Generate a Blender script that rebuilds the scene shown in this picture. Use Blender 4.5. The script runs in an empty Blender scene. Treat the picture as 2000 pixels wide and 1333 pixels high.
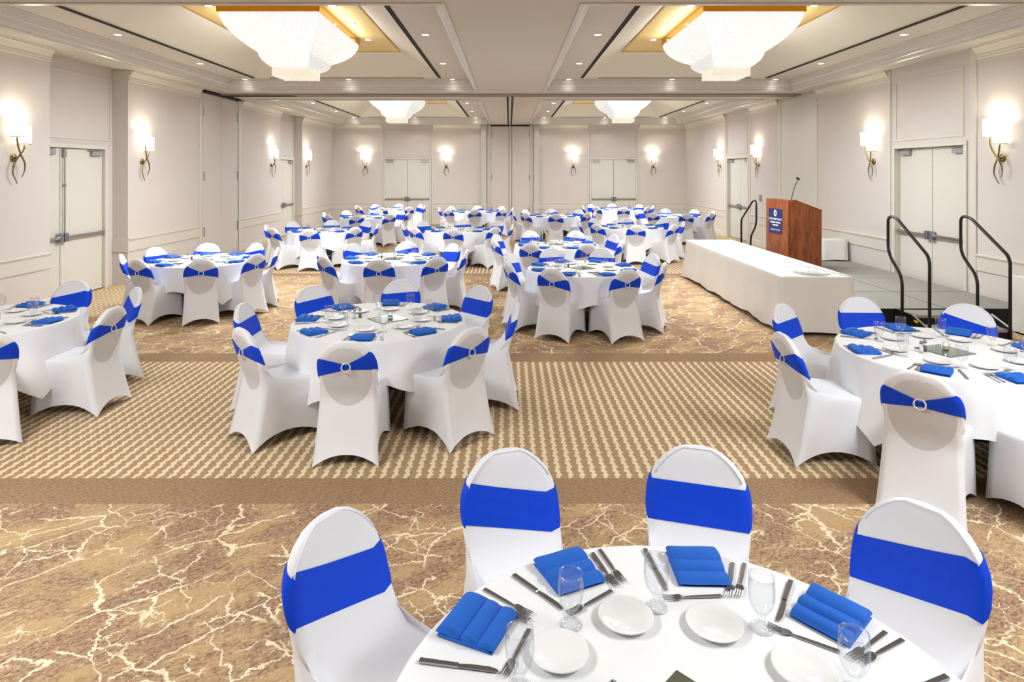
import bpy, bmesh, math, random
from mathutils import Vector, Matrix
random.seed(7)
PI = math.pi
SC = bpy.context.scene
COL = SC.collection

# ------------------------------------------------------------------ camera, world, lights, exposure
FPX, U0, V0, CAMH = 1220.0, 994.0, 336.0, 2.10
cam_d = bpy.data.cameras.new('camera'); cam = bpy.data.objects.new('camera', cam_d); COL.objects.link(cam)
cam.location = (0, 0, CAMH); cam.rotation_euler = (PI/2, 0, 0)
cam_d.sensor_width = 36.0; cam_d.lens = FPX/2000*36.0
cam_d.shift_x = (1000-U0)/2000.0; cam_d.shift_y = -(666.5-V0)/2000.0
cam_d.clip_start = 0.05; cam_d.clip_end = 100
SC.camera = cam
W = bpy.data.worlds.new('world'); SC.world = W; W.use_nodes = True
W.node_tree.nodes['Background'].inputs[0].default_value = (1, .97, .93, 1)
W.node_tree.nodes['Background'].inputs[1].default_value = 0.3
SC.view_settings.view_transform = 'Standard'; SC.view_settings.look = 'None'
SC.view_settings.gamma = 1.0; SC.view_settings.use_curve_mapping = False
SC.view_settings.exposure = 0.16
SC.cycles.max_bounces = 5; SC.cycles.diffuse_bounces = 3; SC.cycles.glossy_bounces = 2; SC.cycles.transparent_max_bounces = 10
SC.cycles.caustics_reflective = False; SC.cycles.caustics_refractive = False; SC.cycles.sample_clamp_indirect = 6.0
CH_AREA, CH_EMIT, SPOT_W, SCONCE_W = 212.0, 0.92, 15.0, 6.5      # lamp strengths, used in the lamps' builders

# room measures (metres, camera at origin, looking along +Y)
XL, XR, YB, YF, ZC = -7.10, 7.10, 25.10, -4.0, 4.0
TABLE_Z, TABLE_R = 0.752, 0.760

# ------------------------------------------------------------------ object helpers
def tag(o, label=None, cat=None, group=None, kind=None):
    if label: o['label'] = label
    if cat: o['category'] = cat
    if group: o['group'] = group
    if kind: o['kind'] = kind
    return o
def empty(name, loc=(0, 0, 0), rz=0.0):
    o = bpy.data.objects.new(name, None); COL.objects.link(o)
    o.location = loc; o.rotation_euler = (0, 0, rz); o.empty_display_size = .1
    return o
def meshobj(name, me, parent=None, loc=(0, 0, 0), rz=0.0):
    o = bpy.data.objects.new(name, me); COL.objects.link(o)
    o.location = loc; o.rotation_euler = (0, 0, rz)
    if parent: o.parent = parent
    return o
def copy_tree(o, parent=None):
    c = o.copy(); COL.objects.link(c); c.parent = parent
    for ch in o.children: copy_tree(ch, c)
    return c
class MB:
    """collects shapes into one mesh"""
    def __init__(s): s.v = []; s.f = []; s.m = []
    def add(s, vs, fs, mi=0):
        n = len(s.v); s.v += [tuple(p) for p in vs]; s.f += [tuple(i+n for i in f) for f in fs]; s.m += [mi]*len(fs)
        return s
    def box(s, x0, x1, y0, y1, z0, z1, mi=0):
        vs = [(x, y, z) for z in (z0, z1) for y in (y0, y1) for x in (x0, x1)]
        return s.add(vs, [(0, 2, 3, 1), (4, 5, 7, 6), (0, 1, 5, 4), (2, 6, 7, 3), (0, 4, 6, 2), (1, 3, 7, 5)], mi)
    def bbox(s, x0, x1, y0, y1, z0, z1, b=.004, mi=0):
        """box with chamfered vertical+horizontal edges (two nested loops)"""
        vs = []
        for z, i in ((z0, b), (z0+b, 0), (z1-b, 0), (z1, b)):
            for (x, y) in ((x0+i+b, y0+i), (x1-i-b, y0+i), (x1-i, y0+i+b), (x1-i, y1-i-b), (x1-i-b, y1-i), (x0+i+b, y1-i), (x0+i, y1-i-b), (x0+i, y0+i+b)):
                vs.append((x, y, z))
        fs = [tuple(range(7, -1, -1)), tuple(range(24, 32))]
        for k in range(3):
            for j in range(8): fs.append((k*8+j, k*8+(j+1) % 8, k*8+8+(j+1) % 8, k*8+8+j))
        return s.add(vs, fs, mi)
    def lathe(s, prof, n=24, c=(0, 0, 0), mi=0, closed=False):
        vs = []; fs = []
        for (r, z) in prof:
            for k in range(n):
                a = 2*PI*k/n; vs.append((c[0]+r*math.cos(a), c[1]+r*math.sin(a), c[2]+z))
        for i in range(len(prof)-1):
            for k in range(n): fs.append((i*n+k, i*n+(k+1) % n, i*n+n+(k+1) % n, i*n+n+k))
        if closed:
            fs.append(tuple(range(n-1, -1, -1))); fs.append(tuple(range((len(prof)-1)*n, len(prof)*n)))
        return s.add(vs, fs, mi)
    def tube(s, pts, r, n=8, mi=0, cap=True):
        pts = [Vector(p) for p in pts]; m = len(pts); rr = r if hasattr(r, '__len__') else [r]*m
        t0 = (pts[1]-pts[0]).normalized(); up = Vector((0, 0, 1)) if abs(t0.z) < .9 else Vector((1, 0, 0))
        nrm = t0.cross(up).normalized(); vs = []
        for i in range(m):
            t = (pts[min(i+1, m-1)]-pts[max(i-1, 0)]).normalized()
            nrm = (nrm-t*nrm.dot(t)).normalized(); b = t.cross(nrm)
            for k in range(n):
                a = 2*PI*k/n; vs.append(pts[i]+(nrm*math.cos(a)+b*math.sin(a))*rr[i])
        fs = [(i*n+k, i*n+(k+1) % n, i*n+n+(k+1) % n, i*n+n+k) for i in range(m-1) for k in range(n)]
        if cap: fs += [tuple(range(n-1, -1, -1)), tuple(range((m-1)*n, m*n))]
        return s.add(vs, fs, mi)
    def prism(s, poly, ax, a0, a1, mi=0):
        """polygon (p,q) extruded along axis ax: 0 -> (a,p,q), 1 -> (p,a,q), 2 -> (p,q,a)"""
        n = len(poly)
        def P(p, q, a): return (a, p, q) if ax == 0 else ((p, a, q) if ax == 1 else (p, q, a))
        vs = [P(p, q, a0) for p, q in poly]+[P(p, q, a1) for p, q in poly]
        fs = [tuple(range(n-1, -1, -1)), tuple(range(n, 2*n))]+[(i, (i+1) % n, n+(i+1) % n, n+i) for i in range(n)]
        return s.add(vs, fs, mi)
    def grid(s, rows, mi=0, close_u=False):
        n = len(rows[0]); vs = [p for r in rows for p in r]; fs = []
        for i in range(len(rows)-1):
            for k in range(n if close_u else n-1): fs.append((i*n+k, i*n+(k+1) % n, i*n+n+(k+1) % n, i*n+n+k))
        return s.add(vs, fs, mi)
    def mesh(s, name, mats, smooth=False, recalc=True):
        me = bpy.data.meshes.new(name); me.from_pydata(s.v, [], s.f)
        for m in (mats if isinstance(mats, (list, tuple)) else [mats]): me.materials.append(m)
        if any(s.m): me.polygons.foreach_set('material_index', s.m)
        if recalc:
            bm = bmesh.new(); bm.from_mesh(me); bmesh.ops.recalc_face_normals(bm, faces=bm.faces); bm.to_mesh(me); bm.free()
        if smooth: me.polygons.foreach_set('use_smooth', [True]*len(me.polygons))
        me.update(); return me
    def obj(s, name, mats, parent=None, smooth=False, loc=(0, 0, 0), rz=0.0):
        return meshobj(name, s.mesh(name, mats, smooth), parent, loc, rz)
def rounded(pts, rad, n=5):
    pts = [Vector(p) for p in pts]; out = [pts[0]]
    for i in range(1, len(pts)-1):
        a, b, c = pts[i-1], pts[i], pts[i+1]
        d = min(rad, (a-b).length*.49, (c-b).length*.49)
        p, q = b+(a-b).normalized()*d, b+(c-b).normalized()*d
        for k in range(n+1):
            t = k/n; out.append(p*(1-t)**2+b*2*t*(1-t)+q*t*t)
    out.append(pts[-1]); return out
def smooth_path(pts, n=6):
    pts = [Vector(p) for p in pts]; P = [pts[0]]+pts+[pts[-1]]; out = []
    for i in range(1, len(P)-2):
        for k in range(n):
            t = k/n; a, b, c, d = P[i-1], P[i], P[i+1], P[i+2]
            out.append(.5*((2*b)+(c-a)*t+(2*a-5*b+4*c-d)*t*t+(3*b-a-3*c+d)*t**3))
    out.append(pts[-1]); return out
def lerp(a, b, t): return a+(b-a)*t
def sm(a, b, x):
    t = max(0., min(1., (x-a)/(b-a))); return t*t*(3-2*t)

# ------------------------------------------------------------------ materials
def srgb(r, g, b):
    f = lambda c: (c/255/12.92) if c/255 <= .04045 else ((c/255+.055)/1.055)**2.4
    return (f(r), f(g), f(b), 1)
class NT:
    def __init__(s, name):
        s.mat = bpy.data.materials.new(name); s.mat.use_nodes = True; s.t = s.mat.node_tree
        s.b = s.t.nodes['Principled BSDF']; s.out = s.t.nodes['Material Output']
    def n(s, typ, **kw):
        nd = s.t.nodes.new(typ)
        for k, v in kw.items(): setattr(nd, k, v)
        return nd
    def link(s, a, b): s.t.links.new(a, b)
    def sock(s, nd, key, v):
        if isinstance(v, bpy.types.NodeSocket): s.link(v, nd.inputs[key])
        else: nd.inputs[key].default_value = v
    def m(s, op, a, b=0.0, c=0.0):
        nd = s.n('ShaderNodeMath', operation=op)
        s.sock(nd, 0, a); s.sock(nd, 1, b); s.sock(nd, 2, c); return nd.outputs[0]
    def ss(s, lo, hi, x):
        nd = s.n('ShaderNodeMapRange', interpolation_type='SMOOTHSTEP')
        s.sock(nd, 0, x); nd.inputs[1].default_value = lo; nd.inputs[2].default_value = hi; return nd.outputs[0]
    def mix(s, f, a, b):
        nd = s.n('ShaderNodeMix', data_type='RGBA'); s.sock(nd, 0, f); s.sock(nd, 6, a); s.sock(nd, 7, b); return nd.outputs[2]
    def noise(s, vec, scale, detail=3, rough=.5, dist=0.0):
        nd = s.n('ShaderNodeTexNoise'); nd.inputs['Scale'].default_value = scale; nd.inputs['Detail'].default_value = detail
        nd.inputs['Roughness'].default_value = rough; nd.inputs['Distortion'].default_value = dist
        if vec is not None: s.link(vec, nd.inputs['Vector'])
        return nd.outputs[0]
    def obj(s): return s.n('ShaderNodeTexCoord').outputs['Object']
    def pos(s): return s.n('ShaderNodeNewGeometry').outputs['Position']
    def mapv(s, vec, scale=(1, 1, 1), rot=(0, 0, 0)):
        nd = s.n('ShaderNodeMapping'); s.link(vec, nd.inputs[0]); nd.inputs['Scale'].default_value = scale; nd.inputs['Rotation'].default_value = rot
        return nd.outputs[0]
    def bump(s, h, strength=.2, dist=.01):
        nd = s.n('ShaderNodeBump'); nd.inputs['Strength'].default_value = strength; nd.inputs['Distance'].default_value = dist
        s.link(h, nd.inputs['Height']); s.link(nd.outputs[0], s.b.inputs['Normal'])
def plain(name, col, rough=.6, metal=0.0, var=.05, scale=8.0, bump=0.0, bscale=200.0, spec=.5, sheen=0.0):
    t = NT(name); v = t.obj(); n = t.noise(v, scale, 3)
    c2 = tuple(max(0, x*(1-var*2)) for x in col[:3])+(1,)
    t.link(t.mix(n, col, c2), t.b.inputs['Base Color'])
    t.b.inputs['Roughness'].default_value = rough; t.b.inputs['Metallic'].default_value = metal
    t.b.inputs['Specular IOR Level'].default_value = spec
    if sheen: t.b.inputs['Sheen Weight'].default_value = sheen
    if bump: t.bump(t.noise(v, bscale, 2), bump, .003)
    return t.mat
M = {}
M['wall'] = plain('wallcovering', srgb(221, 212, 205), .75, var=.02, scale=3, bump=.25, bscale=160)
M['trim'] = plain('painted_trim', srgb(222, 216, 203), .45, var=.015, scale=3)
M['door'] = plain('door_paint', srgb(222, 218, 206), .42, var=.015, scale=2)
M['ceil'] = plain('ceiling_paint', srgb(214, 206, 194), .7, var=.03, scale=1.3)
M['slope'] = plain('tray_slope_paint', srgb(232, 226, 210), .6, var=.03, scale=1.0)
M['gold'] = plain('gold_leaf', srgb(242, 214, 138), .5, metal=.2, var=.05, scale=4)
M['goldbox'] = plain('polished_gold', srgb(226, 170, 66), .10, metal=1.0, var=.03, scale=4)
M['crown'] = plain('satin_moulding', srgb(216, 210, 202), .22, var=.02, scale=3, spec=.7)
M['black'] = plain('black_slot', srgb(16, 14, 12), .8, var=.1)
M['blackmetal'] = plain('black_powder_coat', srgb(26, 24, 23), .3, var=.1, scale=20)
M['track'] = plain('track_paint', srgb(160, 148, 134), .5, var=.03)
M['spandex'] = plain('white_spandex', srgb(240, 240, 243), .62, var=.012, scale=6, bump=.06, bscale=500, sheen=.2)
M['sheer'] = plain('sheer_over_pad', srgb(214, 214, 217), .65, var=.02, scale=9, bump=.08, bscale=400)
M['cloth'] = plain('white_linen', srgb(246, 246, 245), .8, var=.012, scale=5, bump=.1, bscale=300)
M['skirt'] = plain('ivory_linen', srgb(240, 238, 232), .8, var=.02, scale=3, bump=.1, bscale=300)
M['sash'] = plain('royal_blue_sash', srgb(0, 70, 222), .6, spec=.25, var=.06, scale=30, bump=.1, bscale=250)
M['napkin'] = plain('blue_napkin', srgb(18, 102, 206), .75, var=.06, scale=40, bump=.15, bscale=600)
M['buckle'] = plain('crystal_buckle', srgb(236, 236, 238), .2, metal=.35, var=.15, scale=300, bump=.5, bscale=400)
M['steel'] = plain('polished_steel', srgb(160, 165, 174), .2, metal=1.0, var=.04, scale=30)
M['satinsteel'] = plain('satin_steel', srgb(176, 172, 164), .32, metal=.9, var=.05, scale=30)
M['closer'] = plain('grey_closer', srgb(168, 170, 170), .4, metal=.4, var=.04, scale=10)
M['china'] = plain('white_china', srgb(246, 245, 242), .12, var=.01, scale=6)
M['mirror'] = plain('green_mirror', srgb(168, 184, 172), .06, metal=.95, var=.03, scale=3)
M['mirroredge'] = plain('mirror_edge', srgb(70, 110, 96), .2, var=.05)
M['candle'] = plain('candle_wax', srgb(250, 240, 205), .5, var=.02)
M['pepper'] = plain('ground_pepper', srgb(124, 92, 66), .5, var=.2, scale=200)
M['salt'] = plain('white_salt', srgb(240, 240, 238), .5, var=.05, scale=200)
M['brass'] = plain('antique_brass', srgb(150, 132, 88), .25, metal=1.0, var=.1, scale=30)
M['deck'] = plain('grey_deck_carpet', srgb(158, 156, 148), .9, var=.1, scale=25, bump=.4, bscale=300)
M['plastic_w'] = plain('white_plastic', srgb(236, 234, 228), .4, var=.02)
M['navy'] = plain('navy_sign_board', srgb(16, 34, 92), .35, var=.06, scale=6)
M['letter'] = plain('white_lettering', srgb(238, 240, 244), .5, var=.02)
M['yellow'] = plain('yellow_label', srgb(226, 196, 60), .5, var=.05)
M['darkglass'] = plain('dark_bottle_glass', srgb(34, 24, 18), .12, var=.1)
M['tanglass'] = plain('tan_bottle', srgb(196, 164, 112), .25, var=.1, scale=20)
def glass_mat():
    t = NT('clear_glass'); t.t.nodes.remove(t.b)
    tr = t.n('ShaderNodeBsdfTransparent'); tr.inputs[0].default_value = (.965, .972, .98, 1)
    gl = t.n('ShaderNodeBsdfGlossy'); gl.inputs['Roughness'].default_value = .02
    lw = t.n('ShaderNodeLayerWeight'); lw.inputs[0].default_value = .28
    no = t.noise(t.obj(), 20, 2)
    f = t.m('MULTIPLY_ADD', t.m('POWER', lw.outputs['Facing'], 2.2), t.m('MULTIPLY_ADD', no, .2, .5), .03)
    mx = t.n('ShaderNodeMixShader'); t.link(f, mx.inputs[0]); t.link(tr.outputs[0], mx.inputs[1]); t.link(gl.outputs[0], mx.inputs[2])
    t.link(mx.outputs[0], t.out.inputs[0]); return t.mat
M['glass'] = glass_mat()
def emit_mat(name, col, strength, base=None, stripes=None):
    t = NT(name); t.b.inputs['Base Color'].default_value = base or col; t.b.inputs['Roughness'].default_value = .4
    n = t.noise(t.obj(), 30 if stripes is None else stripes, 2)
    t.link(t.m('MULTIPLY_ADD', n, strength*.5, strength*.75), t.b.inputs['Emission Strength'])
    t.b.inputs['Emission Color'].default_value = col; return t.mat
M['crystal'] = emit_mat('lit_crystal', (1, .97, .9, 1), CH_EMIT, (.22, .22, .21, 1))
M['strand'] = emit_mat('crystal_strand', (1, .97, .9, 1), CH_EMIT*.66, (.2, .2, .2, 1), 60)
M['fringe'] = emit_mat('dim_crystal_fringe', (1, .95, .82, 1), .35, (.85, .82, .72, 1), 60)
M['lampdisc'] = emit_mat('downlight_lamp', (1, .98, .94, 1), 14.0)
M['shade'] = emit_mat('lit_sconce_shade', (1, .93, .76, 1), 2.6, (.95, .93, .86, 1))
M['flame'] = emit_mat('candle_flame', (1, .8, .4, 1), 6.0)
def wood_mat():
    t = NT('cherry_wood'); v = t.mapv(t.obj(), (6, 6, .9)); n = t.noise(v, 3, 6, .6, 1.2)
    n2 = t.noise(t.mapv(t.obj(), (60, 60, 3)), 2, 3)
    c = t.mix(t.ss(.3, .7, n), srgb(112, 52, 18), srgb(172, 92, 40)); c = t.mix(t.m('MULTIPLY', n2, .45), c, srgb(84, 36, 14))
    t.link(c, t.b.inputs['Base Color']); t.b.inputs['Roughness'].default_value = .35; return t.mat
M['wood'] = wood_mat()
def carpet_mat():
    t = NT('patterned_carpet'); p = t.pos(); sx = t.n('ShaderNodeSeparateXYZ'); t.link(p, sx.inputs[0]); x, y = sx.outputs[0], sx.outputs[1]
    edge = t.noise(p, 90, 2); je = t.m('MULTIPLY_ADD', edge, .03, -.015)
    yy = t.m('MODULO', t.m('ADD', t.m('ADD', y, 8.64*3-4.28), je), 8.64)
    ax = t.m('ADD', t.m('ABSOLUTE', x), je)
    in_v = t.m('MULTIPLY', t.m('GREATER_THAN', yy, 2.95), t.m('LESS_THAN', yy, 8.31))
    in_b = t.m('GREATER_THAN', yy, 2.62)
    veined = t.m('MULTIPLY', in_v, t.m('LESS_THAN', ax, 5.3))
    border = t.m('MULTIPLY', in_b, t.m('LESS_THAN', ax, 5.6))
    # stripes running along the room, with beaded wavy edges
    fine = t.noise(p, 140, 2)
    u = t.m('ADD', t.m('DIVIDE', x, .081), t.m('MULTIPLY', t.m('SINE', t.m('MULTIPLY', y, 2*PI/.115)), .06))
    s = t.m('SINE', t.m('MULTIPLY', u, 2*PI))
    s = t.m('ADD', s, t.m('MULTIPLY', t.m('SINE', t.m('MULTIPLY', y, 2*PI/.0575)), .38))
    s = t.m('ADD', s, t.m('MULTIPLY_ADD', fine, .8, -.4))
    cream = t.ss(.12, .5, s)
    sp = t.noise(p, 55, 2, .7)
    dk, lt = srgb(162, 131, 99), srgb(186, 157, 119)
    base_s = t.mix(t.ss(.35, .65, sp), dk, lt)
    cs = t.mix(cream, base_s, t.mix(t.ss(.3, .7, fine), srgb(240, 221, 186), srgb(228, 205, 166)))
    # plain heathered band
    bn = t.noise(t.mapv(p, (22, 70, 1)), 1.6, 3, .7)
    cb = t.mix(t.ss(.3, .7, bn), srgb(134, 104, 78), srgb(180, 149, 114))
    # veined marble field
    blotch = t.noise(t.mapv(t.mapv(p, (1, 1, 1), (0, 0, -.64)), (1, 1.8, 1)), 1.9, 4, .6)
    spk = t.noise(t.mapv(t.mapv(p, (1, 1, 1), (0, 0, -.64)), (1, 2.0, 1)), 30, 3, .75)
    base_v = t.mix(t.ss(.38, .6, blotch), srgb(168, 136, 108), srgb(192, 160, 116))
    spm = t.m('MULTIPLY', t.ss(.46, .60, spk), t.ss(.68, .42, blotch))
    base_v = t.mix(t.m('MULTIPLY', spm, .9), base_v, srgb(126, 94, 76))
    spl = t.noise(p, 48, 2, .75)
    base_v = t.mix(t.m('MULTIPLY', t.ss(.55, .66, spl), .55), base_v, srgb(214, 188, 156))
    dn = t.n('ShaderNodeTexNoise'); dn.inputs['Scale'].default_value = 4.0; dn.inputs['Detail'].default_value = 5; dn.inputs['Roughness'].default_value = .65; t.link(p, dn.inputs['Vector'])
    def veins(scale, rot, sy, amp, w, brk, seed, th=.43):
        mv = t.mapv(t.mapv(p, (1, 1, 1), (0, 0, rot)), (1, sy, 1))
        va = t.n('ShaderNodeVectorMath', operation='MULTIPLY_ADD'); t.link(dn.outputs['Color'], va.inputs[0]); va.inputs[1].default_value = (amp, amp, 0); t.link(mv, va.inputs[2])
        vo = t.n('ShaderNodeTexVoronoi', feature='DISTANCE_TO_EDGE', voronoi_dimensions='2D'); vo.inputs['Scale'].default_value = scale; t.link(va.outputs[0], vo.inputs['Vector'])
        jit = t.m('MULTIPLY_ADD', fine, w*1.6, -w*.8)
        k = t.ss(w, w*.45, t.m('ADD', vo.outputs['Distance'], jit))
        bm_ = t.noise(t.mapv(p, (1, 1, 1), (0, 0, seed)), brk, 3, .6)
        return t.m('MULTIPLY', k, t.ss(th, th+.11, bm_))
    v1 = veins(2.0, -.64, 1.9, .30, .027, 2.6, 1.0)
    v2 = veins(2.9, .75, 1.7, .34, .027, 2.3, 2.2, .45)
    v3 = veins(4.6, -.6, 2.4, .40, .030, 3.1, 3.4, .50)
    vm = t.m('MAXIMUM', t.m('MAXIMUM', v1, v2), v3)
    cv = t.mix(vm, base_v, srgb(244, 224, 190))
    col = t.mix(border, cs, cb); col = t.mix(veined, col, cv)
    t.link(col, t.b.inputs['Base Color']); t.b.inputs['Roughness'].default_value = .95; t.b.inputs['Specular IOR Level'].default_value = .15
    t.bump(fine, .5, .004); return t.mat
M['carpet'] = carpet_mat()

for k in ('strand', 'fringe', 'shade', 'lampdisc', 'flame'): M[k].cycles.emission_sampling = 'NONE'     # their light is carried by the lamps in their builders

# ------------------------------------------------------------------ the setting
tag(MB().box(XL-.6, XR+.6, YF-.2, YB+.3, -.12, 0).obj('floor', M['carpet']), 'tan hotel carpet with wavy cream stripes, brown bands and cream veins', 'floor', kind='structure')

# side walls: boxes between the door recesses
LREC = [(9.66, 11.64), (19.42, 21.44)]      # deep recesses of the left wall (depth .29)
RREC = [(9.72, 11.49), (18.55, 20.30)]      # shallow door niches of the right wall (depth .13)
DOOR_H = 2.52
def wall_side(sgn):
    m = MB(); x_in = XL if sgn < 0 else XR
    recs = LREC if sgn < 0 else RREC; dep = .29 if sgn < 0 else .13
    def bx(a, b, y0, y1, z0, z1): m.box(min(a, b), max(a, b), y0, y1, z0, z1)
    xo = x_in+sgn*.55; y = YF-.2
    for (a, b) in recs:
        bx(x_in, xo, y, a, 0, ZC+.1)
        bx(x_in+sgn*dep, xo, a, b, 0, ZC+.1)
        if sgn > 0: bx(x_in, x_in+sgn*dep, a, b, DOOR_H+.06, ZC+.1)
        y = b
    bx(x_in, xo, y, YB+.3, 0, ZC+.1)
    return m
tag(wall_side(-1).obj('wall_left', M['wall']), 'pale beige wallcovered left wall with two deep door recesses', 'wall', kind='structure')
tag(wall_side(1).obj('wall_right', M['wall']), 'pale beige wallcovered right wall behind the stage', 'wall', kind='structure')
m = MB().box(XL-.6, XR+.6, YB, YB+.3, 0, ZC+.1)
tag(m.obj('wall_back', M['wall']), 'pale beige far wall with two pairs of double doors', 'wall', kind='structure')
tag(MB().box(XL-.6, XR+.6, YF-.3, YF, 0, ZC+.1).obj('wall_front', M['wall']), 'pale beige wall behind the camera', 'wall', kind='structure')

# ceiling soffit with openings for the coffered trays
TRAYS = []
for (y0, y1, row) in ((-2.3, 5.4, 'rear'), (7.07, 14.60, 'near'), (16.44, 24.66, 'far')):
    TRAYS.append((-6.57, -.795, y0, y1, row+' left')); TRAYS.append((.88, 6.63, y0, y1, row+' right'))
ceil_m = MB()
xs = [XL-.6, -6.57, -.795, .88, 6.63, XR+.6]; ys = [YF-.3, -2.3, 5.4, 7.07, 14.60, 16.44, 24.66, YB+.3]
for i in range(5):
    for j in range(7):
        if i in (1, 3) and j in (1, 3, 5): continue
        ceil_m.box(xs[i], xs[i+1], ys[j], ys[j+1], ZC, ZC+.06)
ceil_m.box(XL-.6, XR+.6, YF-.3, YB+.3, 4.85, 4.95)
CEIL = tag(ceil_m.obj('ceiling', M['ceil']), 'warm white ceiling with recessed coffered trays', 'ceiling', kind='structure')
def rect_loft(prof, x0, x1, y0, y1):
    """rings (inset, z) swept round a rectangle with mitred corners"""
    rows = []
    for d, z in prof:
        rows.append([(x0+d, y0+d, z), (x1-d, y0+d, z), (x1-d, y1-d, z), (x0+d, y1-d, z)])
    return MB().grid(rows, close_u=True)
RING_Z, GOLD_Z = 4.235, 4.67
def tray(x0, x1, y0, y1, nm):
    prof = [(-.075, 4.002), (-.075, 3.982), (-.03, 3.975), (-.01, 3.985), (-.005, 4.01), (.012, 4.015), (.012, 4.035), (.03, 4.045), (.034, 4.075), (.05, 4.08),
            (.055, 4.105), (.075, 4.13), (.08, 4.155), (.10, 4.16), (.105, 4.185), (.125, 4.19), (.13, 4.215), (.15, 4.22), (.15, RING_Z)]
    rect_loft(prof, x0, x1, y0, y1).obj('tray_moulding', M['crown'], CEIL)
    rx, ry = .79, .42                                            # flat ring widths
    m = MB(); a0, a1, b0, b1 = x0+rx, x1-rx, y0+ry, y1-ry
    m.box(x0+.08, a0, y0+.08, y1-.08, RING_Z, RING_Z+.02); m.box(a1, x1-.08, y0+.08, y1-.08, RING_Z, RING_Z+.02)
    m.box(a0, a1, y0+.08, b0, RING_Z, RING_Z+.02); m.box(a0, a1, b1, y1-.08, RING_Z, RING_Z+.02)
    m.obj('tray_ring', M['ceil'], CEIL)
    gx0, gx1, gy0, gy1 = a0+.72, a1-.72, b0+.85, b1-.85
    lo = [(a0, b0), (a1, b0), (a1, b1), (a0, b1)]; hi = [(gx0, gy0), (gx1, gy0), (gx1, gy1), (gx0, gy1)]
    for k in range(4):
        q = (k+1) % 4
        vs = [(*lo[k], RING_Z), (*lo[q], RING_Z), (*hi[q], GOLD_Z), (*hi[k], GOLD_Z)]
        vs += [(vx, vy, vz+.02) for vx, vy, vz in vs]
        MB().add(vs, [(0, 1, 2, 3), (7, 6, 5, 4), (0, 4, 5, 1), (1, 5, 6, 2), (2, 6, 7, 3), (3, 7, 4, 0)]).obj('tray_slope', M['slope'], CEIL)
    MB().box(gx0, gx1, gy0, gy1, GOLD_Z, GOLD_Z+.02).obj('tray_gold_panel', M['gold'], CEIL)
    m = MB()                                                     # thin bronze reveal round the gold panel
    for (p, q, r, s) in ((gx0, gx0+.03, gy0, gy1), (gx1-.03, gx1, gy0, gy1), (gx0, gx1, gy0, gy0+.03), (gx0, gx1, gy1-.03, gy1)): m.box(p, q, r, s, GOLD_Z-.012, GOLD_Z)
    m.obj('gold_panel_edge', M['goldbox'], CEIL)
    # slot diffusers
    w = .035
    for (p, q, r, s, side) in ((a0-.05, a0-.05+w*2, b0+.25, b1, 'left side'), (a1+.05-w*2, a1+.05, b0+.25, b1, 'right side'), (a0+.35, a1-.35, b1-.01, b1+.02, 'far side')):
        if nm.startswith('rear'): continue
        o = MB().box(p, q, r, s, RING_Z-.006, RING_Z+.004).obj('slot_diffuser', M['black'])
        tag(o, 'thin black air slot, %s of the %s ceiling tray' % (side, nm), 'air vent', 'ceiling slot diffusers')
    return (a0, a1, b0, b1, gx0, gx1, gy0, gy1)
def downlight_proto():
    r = empty('downlight'); MB().lathe([(.075, 0), (.078, -.006), (.058, -.009), (.052, .004), (.075, 0)], 20).obj('trim_ring', M['plastic_w'], r, True)
    MB().lathe([(.0005, -.003), (.054, -.003)], 20).obj('lamp', M['lampdisc'], r); return r
DL = downlight_proto(); dl_used = [False]
def downlight(x, y, z, label, watts, tilt=None):
    if dl_used[0]: o = copy_tree(DL)
    else: o = DL; dl_used[0] = True
    o.location = (x, y, z); tag(o, label, 'downlight', 'recessed ceiling downlights')
    if watts:
        l = bpy.data.lights.new('downlight_beam', 'SPOT'); l.energy = watts; l.spot_size = 2.3; l.spot_blend = .9; l.shadow_soft_size = .05; l.color = (1, .985, .96)
        lo = bpy.data.objects.new('downlight_beam', l); COL.objects.link(lo); lo.location = (x, y, z-.02)
ORD = ['nearest', 'second', 'third', 'farthest']

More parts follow.
